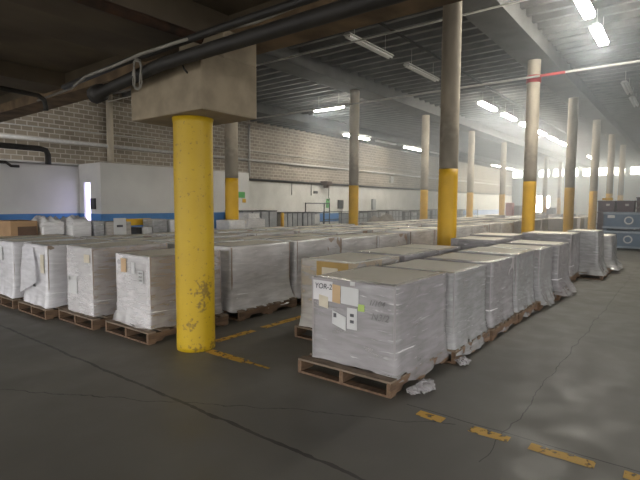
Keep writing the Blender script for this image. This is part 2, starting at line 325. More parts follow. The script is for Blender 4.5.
# ------------------------------------------------------------------ fluorescent lights
def fixture_meshes(Lg, lit, cool=False):
    h = MB()
    h.add([(-Lg/2, -.13, 0), (-Lg/2, -.07, .07), (-Lg/2, .07, .07), (-Lg/2, .13, 0), (Lg/2, -.13, 0), (Lg/2, -.07, .07), (Lg/2, .07, .07), (Lg/2, .13, 0)],
          [(0, 1, 5, 4), (1, 2, 6, 5), (2, 3, 7, 6), (0, 3, 7, 4), (0, 1, 2, 3), (4, 5, 6, 7)])
    t = MB().tube([(-Lg/2+.04, 0, -.04 if not cool else -.46), (Lg/2-.04, 0, -.04 if not cool else -.46)], (.07 if lit else .032) if not cool else .46, 12)  # lit tubes drawn oversized: lens glare put into their shape
    hg = MB().tube([(0, 0, .07), (0, 0, .85 if cool else .72)], .008, 5)
    return (h.mesh('light_housing', M['housing']), t.mesh('light_tube', M['tube_cool'] if cool else (M['tube'] if lit else M['tube_off'])), hg.mesh('light_hanger', M['conduit']))
FM = {}
def fixture(x, y, z, Lg, lit, label, along='x', cool=False, hang=True):
    k = (Lg, lit, cool)
    if k not in FM: FM[k] = fixture_meshes(*k)
    h, t, g = FM[k]
    o = tag(link('fluorescent_light', h), label, 'light', 'ceiling lights'); o.location = (x, y, z)
    if along == 'y': o.rotation_euler.z = R(90)
    for dy in ((-.06, .06) if not cool else (-.02, .02)): link('light_tube', t, o).location.y = dy
    for q in (-Lg*.35, Lg*.35): link('light_hanger', g, o).location.x = q
ZL = 6.3
for k, x in enumerate((9.2, 12.75)): fixture(x, 3.5, ZL, 2.5, False, ['unlit fluorescent strip light, the nearer of two left of the near concrete column', 'unlit fluorescent strip light, the farther of two left of the near concrete column'][k])
for k in range(9):
    x = 19.8+k*3.45+(6 if k > 6 else 0)
    fixture(x, 3.5, ZL, 2.1, True, 'lit strip light, %s along the line that runs toward the dock door' % ORD[k])
for k, x in enumerate((9.2, 12.1)): fixture(x, -2.1, ZL, (2.4, 1.6)[k], True, ['large glaring strip light at the top right edge of view', 'glaring strip light just below the topmost one at right'][k])
for k, x in enumerate((19.7, 22.9)): fixture(x, -2.1, ZL, 2.2, False, ['unlit strip light high at the right edge, nearer of two', 'unlit strip light high at the right edge, farther of two'][k])
for k, (x, lit) in enumerate(((24.9, 1), (29.0, 0), (33.6, 1), (38.5, 0), (55.8, 1), (61.4, 1))):
    fixture(x, 14.3, ZL, 3.0, bool(lit), ['lit strip light seen behind the column left of centre', 'unlit strip light between two lit ones before the block wall', 'lit strip light left of the near concrete column, before the block wall', 'unlit strip light beyond the lit one before the block wall', 'far lit strip light left of the red-ringed column, nearer of two', 'far lit strip light left of the red-ringed column, farther of two'][k])
fixture(15.3, 9.6, ZL-.1, 1.7, True, 'lit strip light set crosswise right of the concrete block, above the block wall', 'y')
for k in range(10):
    fixture(66.0, 14.6-k*1.72, 6.25, 1.15, True, 'glaring white light in the far crosswise row, %s from the left' % ORD[k], 'y', True)

# ------------------------------------------------------------------ pipes and wires
def pipe(name, pts, r, m, label, cat='pipe', n=9, group=None):
    return tag(MB().tube(pts, r, n).build(name, m, smooth=True), label, cat, group)
SP = pipe('sprinkler_pipe', [(13.55, YW, 5.76), (13.55, 7.6, 5.76), (13.55, -.1, 5.77), (13.55, -9, 5.76)], .035, M['conduit'], 'pale pipe crossing the hall under the roof past the red-ringed column')
tag(MB().tube([(13.55, -.26, 5.77), (13.55, -1.0, 5.77)], .045, 9).build('red_section', M['red'], SP), 'red painted section')
pipe('sprinkler_pipe', [(8.3, 17, 6.2), (8.3, -9, 6.2)], .025, M['conduit'], 'thin pale pipe crossing under the roof near the unlit strip lights')
pipe('dark_pipe', [(1.5, 2.6, 6.5), (34, 2.6, 6.5)], .04, M['darkpipe'], 'dark conduit running lengthwise under the ribbed roof')
pipe('dark_pipe', [(5.5, 16, 6.25), (5.5, 1, 6.25), (5.5, -8, 6.25)], .07, M['darkpipe'], 'dark pipe crossing in front of the near concrete column top')
pipe('wall_conduit', [(2, YW-.16, 4.27), (30, YW-.16, 4.4), (XE, YW-.16, 4.5)], .085, M['conduit'], 'long grey pipe running along the block wall')
pipe('wall_conduit', [(2, YW-.14, 4.75), (7, YW-.14, 4.85), (16, YW-.14, 4.95), (30, YW-.14, 4.9), (XE, YW-.14, 4.9)], .025, M['conduit'], 'thin grey conduit sagging along the block wall')
pipe('wall_conduit', [(13, YW-.16, 3.12), (XE, YW-.16, 3.12)], .07, M['darkpipe'], 'dark pipe along the top of the white wall')
pipe('black_drain_pipe', [(.55, WY-.2, 3.5), (4.15, WY-.2, 3.5), (4.36, WY-.2, 3.46), (4.42, WY-.2, 3.3), (4.42, WY-.2, 2.98)], .1, M['darkpipe'], 'thick black pipe bending down the grey wall at far left')
pipe('wall_conduit', [(-2, WY-.1, 2.97), (3.1, WY-.1, 2.95), (3.25, WY-.1, 2.84), (3.5, WY-.1, 2.84)], .05, M['darkpipe'], 'short dark pipe on the grey wall at the left edge')
pipe('vertical_conduit', [(18.1, YW-.12, 3.3), (18.1, YW-.12, 6.6)], .07, M['conduit'], 'upright pale pipe on the block wall beside the room corner')
pipe('vertical_conduit', [(8.85, YW-.17, 3.1), (8.85, YW-.17, 6.8)], .16, M['column'], 'upright pale post on the block wall left of the concrete block')
for k, x in enumerate((22.2, 24.4, 26.6)):
    pipe('wall_drop', [(x, YW-.12, 3.2), (x, YW-.12, 2.2)], .025, M['darkpipe'], 'thin dark drop pipe on the white wall, %s from left' % ORD[k], group='drop pipes on the white wall')
# near the low slab
pipe('dark_pipe', [(-.47, -12, 2.95), (-.47, -4, 2.95), (-.47, -.2, 2.94), (-.47, 1.0, 2.83), (-.47, 1.01, 2.83), (-.47, 1.15, 2.82), (-.47, 1.16, 2.82)], [.062, .062, .062, .062, .10, .10, .05], M['darkpipe'], 'dark thick pipe under the low slab, passing over the concrete block')
pipe('dark_pipe', [(-.42, -12, 3.12), (-.42, -1, 3.12), (-.42, .6, 3.1), (-.2, 2.5, 3.15)], .035, M['darkpipe'], 'thin dark pipe beside the thick one under the low slab')
pipe('pale_conduit', [(-.17, -6, 3.24), (-.17, -1.85, 3.24), (-.14, -1.12, 3.22), (-.46, -.49, 3.1), (-.60, .0, 3.03), (-.56, .6, 3.02), (-.5, 1.3, 3.04), (-.15, 2.4, 3.13), (.15, 4.2, 3.25)], .016, M['dullconduit'], 'pale conduit sloping along the low slab edge over the block')
pipe('pale_conduit', [(.9, -9, 3.42), (.9, -.4, 3.42)], .03, M['dullconduit'], 'pale conduit along the edge beam right of the block')
pipe('rusty_pipe', [(-9, -.28, 3.25), (-.1, -.28, 3.25)], .05, M['rust'], 'rust-brown pipe under the low slab running toward the block')
pipe('dark_pipe', [(-2.6, 3.3, 3.22), (-.62, 3.49, 3.2), (-.1, 3.56, 3.2), (.0, 3.6, 3.16), (.02, 3.6, 3.06), (.02, 3.6, 3.0)], .035, M['darkpipe'], 'short dark pipe with an elbow under the slab at far left')
pipe('cable', [(-.575+.012*math.sin(t*1.7), .12+(.075+.01*math.sin(t*.9))*math.cos(t*.55)-.0005*t, 2.86+(.14+.012*math.sin(t*.37))*math.sin(t*.55)) for t in range(48)], .007, M['dullconduit'], 'coil of pale cable hanging left of the concrete block', 'cable', 6)
pipe('cable', [(-.41, -.46+.07*math.sin(t*.8), 3.0-.045*t) for t in range(5)], .009, M['darkpipe'], 'short dark cable hanging on the face of the concrete block', 'cable', 6)

# ------------------------------------------------------------------ floor markings (worn paint)
def floor_line(x0, x1, y0, y1, label):
    along_y = abs(y1-y0) > abs(x1-x0); n = 24; vs = []
    for k in range(n+1):
        t = k/n
        if along_y:
            y = y0+(y1-y0)*t; e = .012*noise.noise((y*9, x0, 1)), .012*noise.noise((y*9, x0, 7)); vs += [(x0+e[0], y, .003), (x1+e[1], y, .003)]
        else:
            x = x0+(x1-x0)*t; e = .012*noise.noise((x*9, y0, 1)), .012*noise.noise((x*9, y0, 7)); vs += [(x, y0+e[0], .003), (x, y1+e[1], .003)]
    m = MB().add(vs, [(2*k, 2*k+1, 2*k+3, 2*k+2) for k in range(n)])
    tag(m.build('floor_marking', M['line']), label, 'floor marking', 'worn yellow floor lines')
floor_line(.27, .88, -.06, .05, 'worn yellow floor line just right of the thick yellow column foot')
floor_line(1.05, 2.5, -.06, .05, 'worn yellow floor line along the pallets behind the thick yellow column')
floor_line(-.06, .05, -.22, -.80, 'worn yellow floor line pointing forward from the thick yellow column')
floor_line(-.02, .02, -.80, -1.12, 'thin faded end of the yellow line before the thick column')
floor_line(-.05, .05, -2.69, -2.9, 'smallest yellow floor dash, nearest the front pallet corner')
floor_line(-.05, .05, -3.10, -3.37, 'yellow floor dash, second from the front pallet corner')
floor_line(-.05, .05, -3.50, -3.88, 'longest yellow floor dash at lower right')
floor_line(-.05, .05, -4.03, -4.4, 'yellow floor dash cut by the lower right corner of view')

# ------------------------------------------------------------------ pallets
PW, PD, PH = 1.2, 1.0, .14       # x, y, height; stringers run along x so the forks enter at the -x end
def board(x0, x1, y0, y1, z0, z1, s):
    rr = random.Random(s); j = lambda: rr.uniform(-.006, .006)
    return MB().add([(x0+j(), y0+j(), z0), (x1+j(), y0+j(), z0), (x1+j(), y1+j(), z0), (x0+j(), y1+j(), z0), (x0+j(), y0+j(), z1), (x1+j(), y0+j(), z1), (x1+j(), y1+j(), z1), (x0+j(), y1+j(), z1)],
                    [(3, 2, 1, 0), (0, 1, 5, 4), (1, 2, 6, 5), (2, 3, 7, 6), (3, 0, 4, 7), (4, 5, 6, 7)])
PP = []
for k in range(7):
    x0 = -PW/2+k*(PW-.1)/6; PP.append(('deck_board', board(x0, x0+.1, -PD/2, PD/2, PH-.02, PH, k).mesh('deck_board', M['wood2'])))
for k in range(3):
    y0 = (-PD/2, -.02, PD/2-.04)[k]
    b = MB()
    prof = [(-.6, .02), (-.6, PH-.02), (.6, PH-.02), (.6, .02), (.42, .02), (.38, .055), (.17, .055), (.13, .02), (-.13, .02), (-.17, .055), (-.38, .055), (-.42, .02)]
    b.add([(q[0], y, q[1]) for y in (y0, y0+.04) for q in prof], [tuple(range(12)), tuple(range(23, 11, -1))]+[(i, (i+1) % 12, 12+(i+1) % 12, 12+i) for i in range(12)])
    PP.append(('stringer', b.mesh('stringer', M['wood'])))
for k in range(3):
    x0 = (-.6, -.05, .5)[k]; PP.append(('bottom_board', board(x0, x0+.1, -PD/2, PD/2, 0, .02, 20+k).mesh('bottom_board', M['wood'])))
one = MB()
for n_, me in PP: one.add([v.co[:] for v in me.vertices], [tuple(p.vertices) for p in me.polygons], 1 if n_ == 'deck_board' else 0)
PONE = one.mesh('wooden_pallet', [M['wood'], M['wood2']])
def pallet(x, y, label, near=False, rz=0, sx=1, sy=1):
    if near:
        o = empty('wooden_pallet', (x, y, 0), label, 'pallet', 'wooden pallets', rz)
        for n_, me in PP: link(n_, me, o)
    else:
        o = tag(link('wooden_pallet', PONE), label, 'pallet', 'wooden pallets'); o.location = (x, y, 0); o.rotation_euler.z = rz
    o.scale = (sx, sy, 1); return o

# ------------------------------------------------------------------ stretch-wrapped cartons
def wrap_mesh(w, d, h, seed, mats, flare=(.02, .02, .02, .02), drop=(0, 0, 0, 0), rim=.06, rip=.004, bulge=0.0):
    """film skin round a w x d x h carton; flare / drop per side in order -y, +x, +y, -x: how far the hem stands out and hangs below the carton"""
    n = 18; per = []; c = .012
    sides = [((-w/2, -d/2), (w/2, -d/2), (0, -1)), ((w/2, -d/2), (w/2, d/2), (1, 0)), ((w/2, d/2), (-w/2, d/2), (0, 1)), ((-w/2, d/2), (-w/2, -d/2), (-1, 0))]
    for s_, (a, b, nn) in enumerate(sides):
        for k in range(n):
            t = (k+.5)/n; t = .5+(t-.5)*(1-.0)
            per.append((a[0]+(b[0]-a[0])*t, a[1]+(b[1]-a[1])*t, nn, s_, t))
    T = [0, .04, .12, .2, .3, .4, .5, .6, .7, .78, .85, .9, .95, 1.0]
    vs, fs = [], []; P = len(per)
    hem = [max(-h, 0)+.02*noise.noise((p[0]*6+seed, p[1]*6, 3)) for p in per]
    rings = []
    for q, k in ((rim, 'in'), (.012, 'in2')):
        rings.append([(p[0]*(1-2*(q*(1+.6*noise.noise((p[0]*5, p[1]*5, seed+9)))) / w), p[1]*(1-2*(q*(1+.6*noise.noise((p[0]*5, p[1]*5, seed+9)))) / d), h+.005+(.003 if k == 'in' else 0)) for p in per])
    for t in T:
        ring = []
        for i, (x, y, nn, s_, u) in enumerate(per):
            # blend flare between neighbouring sides at corners
            e = min(u, 1-u); nb = (s_-1) % 4 if u < .5 else (s_+1) % 4; kf = .5+.5*min(1, e*4)
            fl = flare[s_]*kf+flare[nb]*(1-kf); dr = drop[s_]*kf+drop[nb]*(1-kf)
            z = h*(1-t)-dr*t*t+(hem[i] if t > .97 else hem[i]*t*.3) + .004
            f = t**5
            f2 = max(0, (t-.6)/.4)**2
            off = .006+fl*f2*(1+.7*noise.noise((x*7+seed, y*7, z*2)))+rip*(.3+1.6*f)*(noise.noise((x*13+seed*3, y*13, z*6))+.6*noise.noise((x*4, y*4+seed, z*15+x*9)))
            off += bulge*math.sin(math.pi*t)
            off = max(.004, off)
            cx_, cy_ = nn[0]*off, nn[1]*off
            # push corner points outward along both axes
            if e < .06:
                tx = (x/(w/2), y/(d/2)); cx_ = math.copysign(off, x) if abs(tx[0]) > .9 else cx_; cy_ = math.copysign(off, y) if abs(tx[1]) > .9 else cy_
            ring.append((x+cx_, y+cy_, z))
        rings.append(ring)
    for g in rings: vs += g
    for r_ in range(len(rings)-1):
        for k in range(P): fs.append((r_*P+k, (r_+1)*P+k, (r_+1)*P+(k+1) % P, r_*P+(k+1) % P))
    return MB().add(vs, fs).mesh('stretch_wrap', mats, smooth=True)
def carton_mesh(w, d, h, side, top, seed=0, flank=None):
    rr = random.Random(seed); j = lambda: rr.uniform(-.008, .008); m = MB()
    nx = 6; vs, fs = [], []
    m.add([(-w/2, -d/2, 0), (w/2, -d/2, 0), (w/2, d/2, 0), (-w/2, d/2, 0), (-w/2+j(), -d/2+j(), h+j()*.5), (w/2+j(), -d/2+j(), h+j()*.5), (w/2+j(), d/2+j(), h+j()*.5), (-w/2+j(), d/2+j(), h+j()*.5)],
          [(3, 2, 1, 0), (0, 1, 5, 4), (1, 2, 6, 5), (2, 3, 7, 6), (3, 0, 4, 7)], 0)
    m.add(m.v[:8], [(4, 5, 6, 7)], 1)
    if flank: m.mi[1] = m.mi[3] = 2  # y flanks: brown board tint, with side shade put into the colour
    return m.mesh('stretch_wrapped_carton', [side, top, flank or side], bevel=.004)
CG = 'stretch-wrapped cartons on pallets'
def carton(x, y, w, d, ztop, label, me=None, wr=None, side='greyboard', top='greytop', fm='film', rz=0, seed=0, base=PH, flank=None, **kw):
    h = ztop-base-.003
    me = me or carton_mesh(w, d, h, M[side], M[top], seed, M[flank] if flank else None)
    o = tag(link('stretch_wrapped_carton', me), label, 'carton', CG); o.location = (x, y, base+.002); o.rotation_euler.z = rz
    wr = wr or wrap_mesh(w, d, h, seed, M[fm], **kw)
    link('stretch_wrap', wr, o)
    return o, me, wr

# --- right block, nearest row (R1)
DRAPE = dict(flare=(.07, .03, .02, .02), drop=(.11, .02, .0, .0))
row = 'right-hand block, row by the open aisle'
r1, _, _ = carton(.75, -1.92, 1.05, .89, .91, 'nearest wrapped carton of all, with papers and marker writing on its front', side='greyboard', seed=1, fm='film', rip=.003, flare=(.05, .03, .02, .006), drop=(.10, .03, 0, 0))
pallet(.70, -1.90, 'pallet under the nearest carton, open fork slots facing front', True)
RX = [(1.77, -2.0, .95, .89, .905, 'wrapped carton right behind the nearest one, glinting wrinkled film'), (2.83, -2.03, .92, .86, .91, 'third wrapped carton along the right-hand aisle row'), (3.9, -2.04, .95, .84, .92, 'fourth wrapped carton along the right-hand aisle row'),
      (4.9, -2.08, .86, .86, .91, 'fifth wrapped carton along the right-hand aisle row'), (5.92, -2.14, .95, .88, .92, 'sixth wrapped carton along the right-hand aisle row, with flaring hem')]
for k, (x, y, w_, d_, zt, lab) in enumerate(RX):
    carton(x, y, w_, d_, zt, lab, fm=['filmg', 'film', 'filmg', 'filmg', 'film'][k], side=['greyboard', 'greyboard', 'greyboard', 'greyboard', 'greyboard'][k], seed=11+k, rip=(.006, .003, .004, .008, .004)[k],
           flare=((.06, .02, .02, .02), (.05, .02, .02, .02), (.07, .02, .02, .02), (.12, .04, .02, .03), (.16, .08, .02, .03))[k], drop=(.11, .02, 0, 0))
    pallet(x, y+.01, 'pallet under the %s carton of the right-hand aisle row' % ORD[k+1], k < 3, sx=.88)
# labels and writing on the nearest carton (its -x face)
FX = -.525-.009
def sticker(u0, u1, v0, v1, m, name='shipping_label', skew=0, lab=None, par=r1, dx=0, H=.767, Wd=.89):
    """u: 0..1 left to right over the front, v: 0..1 top to bottom"""
    Y = lambda u: Wd/2-u*Wd; Z = lambda v: H*(1-v)
    x = FX-.004-dx
    vs = [(x, Y(u0), Z(v0)), (x, Y(u1), Z(v0+skew)), (x, Y(u1), Z(v1+skew)), (x, Y(u0), Z(v1))]
    vs += [(x+.003, q[1], q[2]) for q in vs]
    o = MB().add(vs, [(0, 1, 2, 3), (7, 6, 5, 4), (0, 4, 5, 1), (1, 5, 6, 2), (2, 6, 7, 3), (3, 7, 4, 0)]).build(name, M[m], par)
    if lab: o['label'] = lab
    return o
def text(s_, u, v, size, par=r1, H=.767, Wd=.89, m='ink', dx=.004, shear=0):
    cu = bpy.data.curves.new('t', 'FONT'); cu.body = s_; cu.size = size; cu.offset = .0006; cu.shear = shear
    t = bpy.data.objects.new('t', cu); C.objects.link(t); bpy.context.view_layer.update()
    me = bpy.data.meshes.new_from_object(t.evaluated_get(bpy.context.evaluated_depsgraph_get())); bpy.data.objects.remove(t)
    me.materials.clear(); me.materials.append(M[m])
    o = link('marker_writing', me, par); o.matrix_local = Matrix(((0, 0, -1, FX-.006-dx), (-1, 0, 0, Wd/2-u*Wd), (0, 1, 0, H*(1-v)), (0, 0, 0, 1)))
    return o
sticker(.02, .27, .03, .27, 'whiteboard', lab='pale sheet with marker writing')
text('YOR-2', .045, .125, .07, shear=.15)
sticker(.10, .22, .20, .34, 'cream', 'torn_paper', .02, 'torn cream paper', dx=.004)
sticker(.27, .37, .055, .27, 'tan', 'cardboard_patch', .01, 'tan cardboard patch')
sticker(.38, .59, .065, .27, 'paper', 'document_pouch', .01, 'white paper sheet in a pouch')
sticker(.49, .545, .00, .045, 'paper', lab='tiny white sticker at the top edge')
sticker(.27, .44, .37, .53, 'paper', skew=.06, lab='tilted white label')
sticker(.29, .325, .40, .45, 'ink', 'printed_mark', dx=.004)
sticker(.455, .575, .31, .56, 'paper', lab='upright white label')
for v in (.375, .45): sticker(.495, .54, v, v+.035, 'ink', 'printed_mark', dx=.004)
sticker(.585, .66, .25, .33, 'green', lab='small green sticker')
text('1/104', .71, .24, .07, shear=.3, dx=.003, m='fadedink'); text('N3/2', .74, .40, .085, shear=.25, dx=.003, m='fadedink')
# crumpled film at the near pallet corner
def crumple(x, y, z, r, label, seed, sq=.6):
    vs, fs = [], []; n, m_ = 16, 9
    for i in range(m_+1):
        for k in range(n):
            a, b = 2*math.pi*k/n, math.pi*i/m_; v = Vector((math.cos(a)*math.sin(b), math.sin(a)*math.sin(b), math.cos(b)))
            q = r*(1+.55*noise.noise(v*2.2+Vector((seed, 0, 0)))+.35*noise.noise(v*6+Vector((seed, 3, 0)))); vs.append((v.x*q*1.3, v.y*q, max(-z+.002, v.z*q*sq)))
    for i in range(m_):
        for k in range(n): fs.append((i*n+k, i*n+(k+1) % n, (i+1)*n+(k+1) % n, (i+1)*n+k))
    o = MB().add(vs, fs).build('crumpled_film', M['film'], smooth=False); o.location = (x, y, z); return tag(o, label, 'plastic film', 'loose film on the floor')
crumple(.42, -2.56, .05, .075, 'crumpled wad of clear film on the floor at the nearest pallet corner', 2)
crumple(.30, -2.50, .035, .05, 'small torn scrap of film at the nearest pallet corner', 5)
crumple(1.28, -2.56, .04, .06, 'small wad of film between the first two right-hand pallets', 8)
# --- right block, inner row (R2)
R2 = [(1.53, -1.04, 1.0, .76, .95, 'wrapped carton with an ochre panel behind the nearest carton'), (2.6, -1.06, 1.0, .80, .95, 'wrapped carton second in the inner right-hand row'), (3.62, -1.02, .84, .84, .93, 'wrapped carton with a bright film flap, before the concrete column'), (5.75, -1.2, 1.0, .84, .96, 'wrapped carton just right of the near concrete column'), (7.35, -1.0, 1.0, .9, .95, 'wrapped carton beyond the near concrete column, right side')]
for k, (x, y, w_, d_, zt, lab) in enumerate(R2):
    o, _, _ = carton(x, y, w_, d_, zt, lab, fm='filmtop' if k == 0 else 'film', side='kraft' if k == 0 else 'greyboard', seed=31+k, rip=.008)
    if k == 0:
        oc = MB().box(-.512, -.504, -.30, .14, .20, .80).build('ochre_panel', M['ochre'], o); oc['label'] = 'ochre cardboard panel'
        MB().box(-.517, -.5125, -.16, .06, .45, .735).build('shipping_label', M['cream'], o)
    pallet(x, y, 'pallet under the %s carton of the inner right-hand row' % ORD[k], k == 0, sx=.9, sy=.9)
# --- loads at the aisle end
o, _, _ = carton(7.95, -1.95, 1.0, .95, 1.0, 'tall wrapped carton with a pale label at the end of the right-hand row', side='greyboard', seed=41, fm='film'); FXs = FX; FX = -.5-.012
sticker(.35, .62, .28, .50, 'paper', par=o, H=.86, Wd=.95, lab='pale label on the front'); FX = FXs
pallet(7.95, -1.95, 'pallet under the tall carton with a pale label', False, sx=.9)
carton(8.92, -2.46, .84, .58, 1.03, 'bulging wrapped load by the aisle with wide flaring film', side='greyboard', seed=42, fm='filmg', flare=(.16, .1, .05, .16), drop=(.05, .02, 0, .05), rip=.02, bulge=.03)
pallet(8.95, -2.4, 'pallet under the bulging load by the aisle')
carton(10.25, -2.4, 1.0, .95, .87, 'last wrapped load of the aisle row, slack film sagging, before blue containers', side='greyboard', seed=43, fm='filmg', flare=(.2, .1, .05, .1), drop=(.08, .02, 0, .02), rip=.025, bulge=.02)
pallet(10.25, -2.4, 'pallet under the last load of the aisle row')

# --- left block: rows running away from the camera
VAR = {}
def lvar(k, w_=1.2, d_=.68):
    if k not in VAR:
        h = .98-PH-.003; side = ['taupe', 'kraft', 'greyboard', 'whiteboard'][k % 4]
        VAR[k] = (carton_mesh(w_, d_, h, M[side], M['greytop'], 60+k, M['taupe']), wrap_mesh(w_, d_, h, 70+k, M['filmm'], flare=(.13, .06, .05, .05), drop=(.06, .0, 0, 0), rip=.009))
    return VAR[k]
FIRST = {0: (.33, .935, 1.05, .72, .98), 1: (.25, 2.03, 1.1, .70, 1.02), 2: (.12, 3.05, 1.1, .76, 1.0), 3: (.1, 4.12, 1.1, .68, .99)}
ROWN = ['left-hand row nearest the yellow floor line', 'second left-hand row', 'third left-hand row', 'fourth left-hand row']
FLAB = ['front wrapped carton close left of the thick yellow column', 'front wrapped carton second left of the thick yellow column', 'white-wrapped front carton third left of the thick yellow column, loose flap', 'front wrapped carton at the left edge of view']
FRONT = []
for r_ in range(4):
    x, y, w_, d_, zt = FIRST[r_]
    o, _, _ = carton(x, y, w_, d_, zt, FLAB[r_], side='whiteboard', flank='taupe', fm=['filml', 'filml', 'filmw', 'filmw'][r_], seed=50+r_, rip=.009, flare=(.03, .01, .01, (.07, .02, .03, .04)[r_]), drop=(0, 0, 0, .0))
    FRONT.append((o, w_, d_, zt-PH)); pallet(x-.04, y, 'front pallet %s' % ['close left of the thick yellow column', 'second left of the thick yellow column', 'third left of the thick yellow column', 'at the left edge of view'][r_], True, sx=.98, sy=.94)
    xs = ([1.68, 3.02, 4.28, 5.5, 6.95, 8.3, 9.6, 10.9, 12.25, 13.5, 14.9, 16.3, 17.6, 19.0] if r_ == 0 else [x+1.33*k+.25*noise.noise((k*3.1, r_*5.3, 0)) for k in range(1, 15)])
    for k, xx in enumerate(xs):
        if r_ and k in (6, 11) and r_ % 2: continue
        me, wr = lvar((k*3+r_) % 6)
        o = tag(link('stretch_wrapped_carton', me), 'wrapped carton, %s back in the %s' % (ORD[k+1], ROWN[r_]), 'carton', CG)
        o.location = (xx, .60+.34+1.02*r_+.04*noise.noise((xx, r_, 4)), PH+.002); o.rotation_euler.z = R(3*noise.noise((xx*2, r_, 8)))
        o.scale = (1, 1, 1+.05*noise.noise((xx*5, r_, 2))+(.03 if r_ == 0 and k == 1 else 0)); link('stretch_wrap', wr, o)
        pallet(xx, o.location.y, 'pallet under the %s carton of the %s' % (ORD[k+1], ROWN[r_]), r_ == 0 and k < 3, o.rotation_euler.z, sy=.98)
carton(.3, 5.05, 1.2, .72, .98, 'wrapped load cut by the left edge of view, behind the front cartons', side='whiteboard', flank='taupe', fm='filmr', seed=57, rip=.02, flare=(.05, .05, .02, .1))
pallet(.3, 5.05, 'pallet cut by the left edge of view behind the front cartons')
# papers on the front cartons
def fsticker(i, u0, u1, v0, v1, m, lab=None, skew=0, name='shipping_label'):
    global FX
    o, w_, d_, H = FRONT[i]; FXs = FX; FX = -w_/2-.016
    sticker(u0, u1, v0, v1, m, name, skew, lab, o, 0, H, d_); FX = FXs
fsticker(0, .20, .36, .06, .26, 'tan', 'tan cardboard patch'); fsticker(0, .52, .62, .10, .26, 'paper'); fsticker(0, .70, .86, .20, .38, 'paper', 'white printed label')
for v in (.23, .28, .33): fsticker(0, .73, .83, v, v+.02, 'ink', name='printed_mark')
fsticker(1, .75, .95, .10, .22, 'cream'); fsticker(1, .1, .45, .45, .72, 'paper'); fsticker(1, .14, .2, .47, .52, 'ink', name='printed_mark')
fsticker(2, .78, .92, .15, .45, 'cream', 'cream paper strip'); fsticker(2, .42, .52, .62, .70, 'ink', 'dark printed mark', name='printed_mark')
fsticker(3, .1, .45, .1, .35, 'paper')
# loose flap of film hanging at the third front carton
o, w_, d_, H = FRONT[2]
vs, fs = [], []
for i in range(9):
    for k in range(7):
        t, u = i/8, k/6; vs.append((-w_/2-.03-.05*t*(1+.6*noise.noise((u*3, t*3, 2))), d_/2-.02-u*(.38+.2*t), H-.04-t*(.78*H)*(1-.3*u)))
for i in range(8):
    for k in range(6): fs.append((i*7+k, i*7+k+1, (i+1)*7+k+1, (i+1)*7+k))
f_ = MB().add(vs, fs).build('film_flap', M['filmw'], o, smooth=True); f_['label'] = 'loose white film flap hanging down'

# --- mixed goods behind the left block
def plainbox(name, x0, x1, y0, y1, z0, z1, m, label, cat, group=None, mtop=None, fm=None, seed=0):
    o = MB().box(-(x1-x0)/2, (x1-x0)/2, -(y1-y0)/2, (y1-y0)/2, 0, z1-z0, 0, 1 if mtop else None).build(name, [M[m], M[mtop]] if mtop else M[m], bevel=.008)
    o.location = ((x0+x1)/2, (y0+y1)/2, z0+.001); tag(o, label, cat, group)
    if fm: link('stretch_wrap', wrap_mesh(x1-x0, y1-y0, z1-z0, seed, M[fm], rip=.03, rim=.15), o)
    return o
MG = 'mixed goods behind the left block'
b0 = plainbox('brown_carton', .30, .78, 6.0, 6.8, 0, 1.23, 'brownbox', 'tall brown carton at the far left behind the wrapped rows', 'carton', MG)
MB().box(-.12, .22, -.41, -.402, .62, 1.12).build('side_shade', M['darkbrown'], b0)  # dark sheet: shade on the carton's side put into colour
plainbox('wrapped_load', 0.84, 1.25, 5.9, 6.6, 0, 1.2, 'brownbox', 'white-wrapped brown load beside the tall brown carton', 'load', MG, fm='filmr', seed=3)
plainbox('wrapped_load', 1.3, 1.68, 5.65, 6.4, 0, 1.2, 'greyboard', 'rumpled white plastic load behind the left rows, below the lit doorway', 'load', MG, fm='filmr', seed=4)
plainbox('wrapped_load', 1.73, 1.93, 5.6, 6.2, 0, 1.2, 'greysteel', 'grey wrapped bin left of the carton with a white sign', 'load', MG, fm='filmg', seed=5)
sb = plainbox('brown_carton', 1.98, 2.56, 5.6, 6.3, 0, 1.17, 'kraft', 'carton bearing a tall white sign sheet, behind the left rows', 'carton', MG, fm='filmtop', seed=6)
MB().box(-.13, .16, -.372, -.366, .72, 1.26).build('paper_sign', M['paper'], sb); MB().box(-.06, .08, -.376, -.3725, 1.06, 1.11).build('printed_mark', M['ink'], sb)
def cover(o, w_, d_, z, seed):
    n = 14; vs, fs = [], []
    for i in range(n+1):
        for k in range(n+1):
            u, v = i/n*2-1, k/n*2-1; q = (1-u**6)*(1-v**6)
            vs.append((u*(w_/2+.03), v*(d_/2+.03), z+.012-(1-q)*.10+q*(.07+.09*noise.noise((u*2.5+seed, v*2.5, 0))+.05*noise.noise((u*7, v*7, seed)))))
    for i in range(n):
        for k in range(n): a = i*(n+1)+k; fs.append((a, a+1, a+n+2, a+n+1))
    MB().add(vs, fs).build('plastic_cover', M['filmr'], o, smooth=True)
LOADS = [o for o in C.objects if o.name.startswith('wrapped_load')]
for k, o in enumerate(LOADS[:2]): cover(o, o.dimensions.x, o.dimensions.y, o.dimensions.z, k*3+1)
yb = empty('yellow_steel_frame', (3.55, 6.95, 0), 'yellow steel frame left of the thick column, before the grey room', 'frame', MG)
MB().box(-.34, .34, -.05, .05, 1.02, 1.19).build('crossbar', M['yellow2'], yb); [MB().box(q-.04, q+.04, -.04, .04, 0, 1.0).build('post', M['yellow2'], yb) for q in (-.29, .29)]
